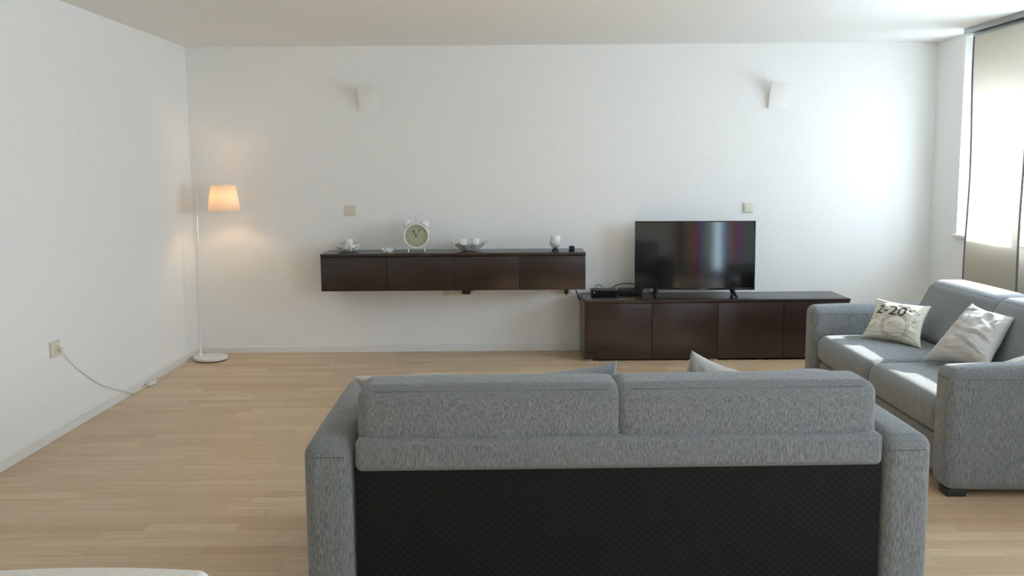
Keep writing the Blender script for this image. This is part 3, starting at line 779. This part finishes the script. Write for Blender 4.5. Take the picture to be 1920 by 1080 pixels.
# ------------------------------------------------------------------ floor lamp
LPX, LPY = -2.415, 7.62
fl = thing('floor_lamp', 'lit white floor lamp with tapered shade standing in the corner', 'floor lamp', (LPX, LPY, 0))
G().lathe([(.0, .006), (.122, .006), (.131, .010), (.132, .028), (.127, .034), (.02, .037), (.0, .037)], 48, cap=False).build('base', 'white_metal', fl, 40)
G().lathe([(.118, .0), (.118, .0065)], 40).build('base_shadow_gap', 'black_plastic', fl, 40)  # black disc standing in for the dark shadow line under the base
px0, px1 = -.082, -.055
G().tube([(px0, 0, .02), (px0 + (px1 - px0) * .5, 0, .70), (px1, 0, 1.405)], .0085, 12).build('pole', 'white_metal', fl, 60)
G().lathe([(.016, .034), (.016, .056), (.0095, .064)], 20, (px0, 0, 0)).build('collar', 'white_metal', fl, 40)
SX = .158
G().tube([(px1, 0, 1.400), (SX, 0, 1.400)], .0045, 8).build('arm', 'white_metal', fl, 60)
v = []; f = []
sh = G().lathe([(.127, 1.196), (.095, 1.400), (.0935, 1.400), (.1255, 1.196), (.127, 1.196)], 48, (SX, 0, 0), cap=False).build('lamp_shade', 'shade', fl, 40)
G().tube([(SX + .126 * math.cos(a * math.pi / 24), .126 * math.sin(a * math.pi / 24), 1.197) for a in range(48)], .0022, 6, True).build('shade_ring', 'white_metal', sh, 60)
G().tube([(SX + .0945 * math.cos(a * math.pi / 24), .0945 * math.sin(a * math.pi / 24), 1.399) for a in range(48)], .0022, 6, True).build('shade_ring', 'white_metal', sh, 60)
G().lathe([(.018, 1.395), (.018, 1.335), (.012, 1.33)], 16, (SX, 0, 0)).build('bulb_holder', 'white_plastic', fl, 40)
bulb = G().lathe([(.010, 1.338), (.012, 1.328), (.019, 1.312), (.021, 1.300), (.018, 1.286), (.009, 1.279), (.0, 1.278)], 20, (SX, 0, 0), cap=False).build('bulb', 'bulb', fl, 60)
wpts = [(XL + .012, 5.462, .490), (XL + .014, 5.483, .474), (XL + .010, 5.659, .346), (XL + .010, 5.938, .192), (XL + .012, 6.092, .129), (XL + .022, 6.297, .055), (XL + .03, 6.42, .012), (XL + .028, 6.50, .005), (XL + .028, 6.60, .005), (XL + .034, 6.68, .008)]
wp2 = [(XL + .04, 6.75, .008), (XL + .046, 6.82, .005), (XL + .038, 7.02, .005), (XL + .04, 7.30, .005), (XL + .05, 7.55, .005), (XL + .08, 7.66, .006)]
inv = Matrix.Translation(fl.location).inverted()
co = G().tube(spline(wpts, 5), .0032, 6).tube(spline(wp2, 5), .0032, 6).build('power_cord', 'white_plastic', fl, 60); co.matrix_parent_inverse = inv
s_ = G().rbox((0, 0, .013), (.042, .10, .028), .012, 4, 2).xf(Matrix.Translation((XL + .048, 6.715, 0)) @ Matrix.Rotation(math.radians(-4), 4, 'Z')).build('inline_switch', 'white_plastic', co, 40)
s_ = G().rbox((XL + .024, 5.45, .497), (.02, .026, .026), .005, 3, 1).build('plug', 'white_plastic', co, 40)

# ------------------------------------------------------------------ things on the wall cabinet
ZT = CZ1
# alarm clock
ck = thing('alarm_clock', 'big white twin bell alarm clock on the dark wall cabinet', 'clock', (-.752, 7.74, ZT), math.radians(4))
R_ = .104; CZ_ = .126
rx = Matrix.Translation((0, 0, CZ_)) @ Matrix.Rotation(math.radians(90), 4, 'X')   # local z -> -y
G().lathe([(0, -.04), (R_ * .8, -.04), (R_ * .97, -.028), (R_, -.01), (R_, .03), (R_ * .985, .044), (R_ * .93, .048), (R_ * .87, .044), (R_ * .855, .034)], 48, cap=False).xf(rx).build('case', 'white_metal', ck, 40)
dl = G().lathe([(0, .0335), (R_ * .87, .0335), (R_ * .87, .030), (0, .030)], 40, cap=False).xf(rx).build('dial', 'dial', ck, 40)
for h in range(1, 13):
    a = math.radians(90 - 30 * h); v2, f2 = text2d(str(h), .024)
    G().add([(p[0] + math.cos(a) * .072, p[1] + math.sin(a) * .072, .0342) for p in v2], f2).xf(rx).build('numeral', 'numeral', dl)
def hand(name, ang, L, wd, z, m):
    a = math.radians(ang); ca, sa = math.cos(a), math.sin(a)
    sh_ = [(-.010, -wd * .4), (L * .55, -wd * .4), (L * .72, -wd * 1.5), (L, 0), (L * .72, wd * 1.5), (L * .55, wd * .4), (-.010, wd * .4)]
    n = len(sh_); v = [(x * ca - y_ * sa, x * sa + y_ * ca, z + k) for k in (0, .0012) for (x, y_) in sh_]
    f = [tuple(range(n))[::-1], tuple(range(n, 2 * n))] + [(i, (i + 1) % n, n + (i + 1) % n, n + i) for i in range(n)]
    G().add(v, f).xf(rx).build(name, m, dl)
hand('hour_hand', 118, .056, .0046, .0350, 'ink'); hand('minute_hand', 60, .074, .0026, .0365, 'ink')
G().lathe([(.005, .034), (.005, .039)], 14).xf(rx).build('hand_pin', 'ink', dl)
for sx in (-1, 1):
    mtx = Matrix.Translation((0, 0, CZ_)) @ Matrix.Rotation(math.radians(sx * 36), 4, 'Y')
    b_ = G().lathe([(.042, .110), (.0415, .116), (.036, .132), (.024, .146), (.010, .152), (0, .1525)], 24, cap=False).xf(mtx).build('bell', 'white_metal', ck, 40)
    G().lathe([(.040, .1085), (.032, .1085), (.032, .113), (.040, .113)], 24, cap=False).xf(mtx).build('bell_rim', 'ink', b_, 40)
    G().lathe([(.004, .100), (.004, .116)], 10).xf(mtx).build('bell_post', 'chrome', b_, 40)
    G().tube([(sx * .048, 0, CZ_ - .083), (sx * .062, -.004, .02), (sx * .066, -.004, .0)], [.007, .0055, .0075], 10).build('foot', 'chrome', ck, 50)
G().tube([(0, 0, CZ_ + .095), (0, 0, CZ_ + .146)], .0012, 6).lathe([(.006, -.005), (.006, .005)], 10, (0, 0, CZ_ + .148)).build('hammer', 'alu', ck, 50)

# silver dishes
def wavy(k, amp, r0):
    def fn(p, a):
        r = math.hypot(p.x, p.y); t = min(1, r / r0) ** 2
        m = 1 + amp * t * math.sin(k * a); return Vector((p.x * m, p.y * m, p.z + amp * .12 * t * math.cos(k * a + .7)))
    return fn
sb = thing('silver_bowl', 'wide crinkled silver bowl with two tealight glasses right of the clock', 'bowl', (-.322, 7.73, ZT))
def oval(p, a):
    q = wavy(9, .05, .14)(p, a); tip = 1 + .0 * a
    return Vector((q.x, q.y * .8, q.z + .018 * (abs(math.cos(a)) ** 4) * min(1, math.hypot(p.x, p.y) / .14) ** 3))
G().lathe([(0, .001), (.042, 0), (.066, .006), (.096, .026), (.118, .048), (.142, .062), (.141, .065), (.114, .053), (.092, .031), (.062, .011), (0, .008)], 72, cap=False, fn=oval).build('dish', 'silver', sb, 60)
def votive(x, y_, z, r, h, parent, name='tealight_glass'):
    q = G().lathe([(r * .75, z), (r * .95, z + h * .3), (r, z + h), (r * .92, z + h), (r * .86, z + h * .35), (0, z + h * .2)], 24, (x, y_, 0), cap=False).build(name, 'frost', parent, 40)
    G().lathe([(r * .8, z + h * .25), (r * .84, z + h * .62), (0, z + h * .62)], 20, (x, y_, 0), cap=False).build('candle', 'wax', q, 40)
    G().tube([(x, y_, z + h * .6), (x + .001, y_, z + h * .8)], .001, 5).build('wick', 'ink', q)
votive(-.052, .0, .014, .032, .088, sb); votive(.045, -.01, .014, .032, .090, sb)

sb2 = thing('silver_bowl', 'round openwork silver bowl holding one tealight at the left end of wall cabinet', 'bowl', (-1.300, 7.74, ZT))
G().lathe([(0, .001), (.045, 0), (.064, .008), (.084, .028), (.090, .050), (.084, .068), (.080, .068), (.086, .050), (.080, .031), (.060, .012), (0, .007)], 60, cap=False, fn=wavy(14, .035, .09)).build('dish', 'silver', sb2, 60)
g = G()
for k in range(26):
    a = 2 * math.pi * k / 26; r_ = .084 + .006 * (k % 2); zz = .022 + .026 * ((k * 7) % 3) / 2
    if zz < .03: r_ -= .006
    g.rbox((r_ * math.cos(a), r_ * math.sin(a), zz), (.017, .017, .013), .006, 2, 1)
g.build('pebble_rim', 'silver', sb2, 60)
votive(.004, 0, .012, .036, .092, sb2)

ad = thing('glass_dish', 'small white glass dish left of the alarm clock', 'dish', (-.978, 7.68, ZT))
G().lathe([(0, .0), (.036, 0), (.043, .010), (.046, .028), (.043, .028), (.038, .012), (0, .008)], 32, cap=False, fn=wavy(4, .06, .046)).build('dish', 'frost', ad, 40)
G().lathe([(.030, .008), (.031, .02), (0, .021)], 24, cap=False).build('candle', 'wax', ad, 40)

gb = thing('candle_goblet', 'silver goblet candle holder on dark base near the right end of wall cabinet', 'candle holder', (.366, 7.68, ZT))
G().lathe([(0, 0), (.030, 0), (.031, .004), (.020, .014), (.016, .024), (.022, .032)], 28, cap=False).build('base', 'ink', gb, 40)
G().lathe([(.014, .026), (.034, .036), (.045, .058), (.044, .080), (.041, .082), (.041, .060), (.030, .042), (0, .036)], 36, cap=False, fn=wavy(11, .05, .045)).build('cup', 'silver', gb, 60)
votive(.002, 0, .042, .040, .082, gb)

sp = thing('small_box', 'tiny black cube beside the silver goblet on the wall cabinet', 'box', (.497, 7.66, ZT))
G().bbox(-.022, .022, -.022, .022, 0, .040, .004).build('housing', 'black_plastic', sp, 40)
G().lathe([(.016, .040), (.015, .043), (0, .0435)], 18, cap=False).build('top_button', 'black_gloss', sp, 40)

# ------------------------------------------------------------------ white chair at the lower left corner
ch = thing('dining_chair', 'white chair with only its gently curved back top showing at the lower left corner', 'chair', (-.703, 1.45, 0), math.radians(1.5))
def crown(P):
    k = max(0, (P.z - .6) / .28); return (P.x, P.y - .006 * (P.x / .215) ** 2 + .06 * (P.z - .45), P.z + (.007 * (1 - (P.x / .215) ** 2) - .003) * k)
G().rbox((0, -.02, .665), (.445, .055, .43), .020, 5, 10, (0, .008, 0), crown).build('backrest', 'white_leather', ch, 50)
G().rbox((0, -.24, .445), (.43, .45, .08), .025, 4, 6, (0, 0, .012)).build('seat', 'white_leather', ch, 50)
for sx in (-1, 1):
    for yy in (-.44, -.03):
        G().bbox(sx * .19 - .018, sx * .19 + .018, yy - .018, yy + .018, 0, .42, .003).build('leg', 'chrome', ch, 40)
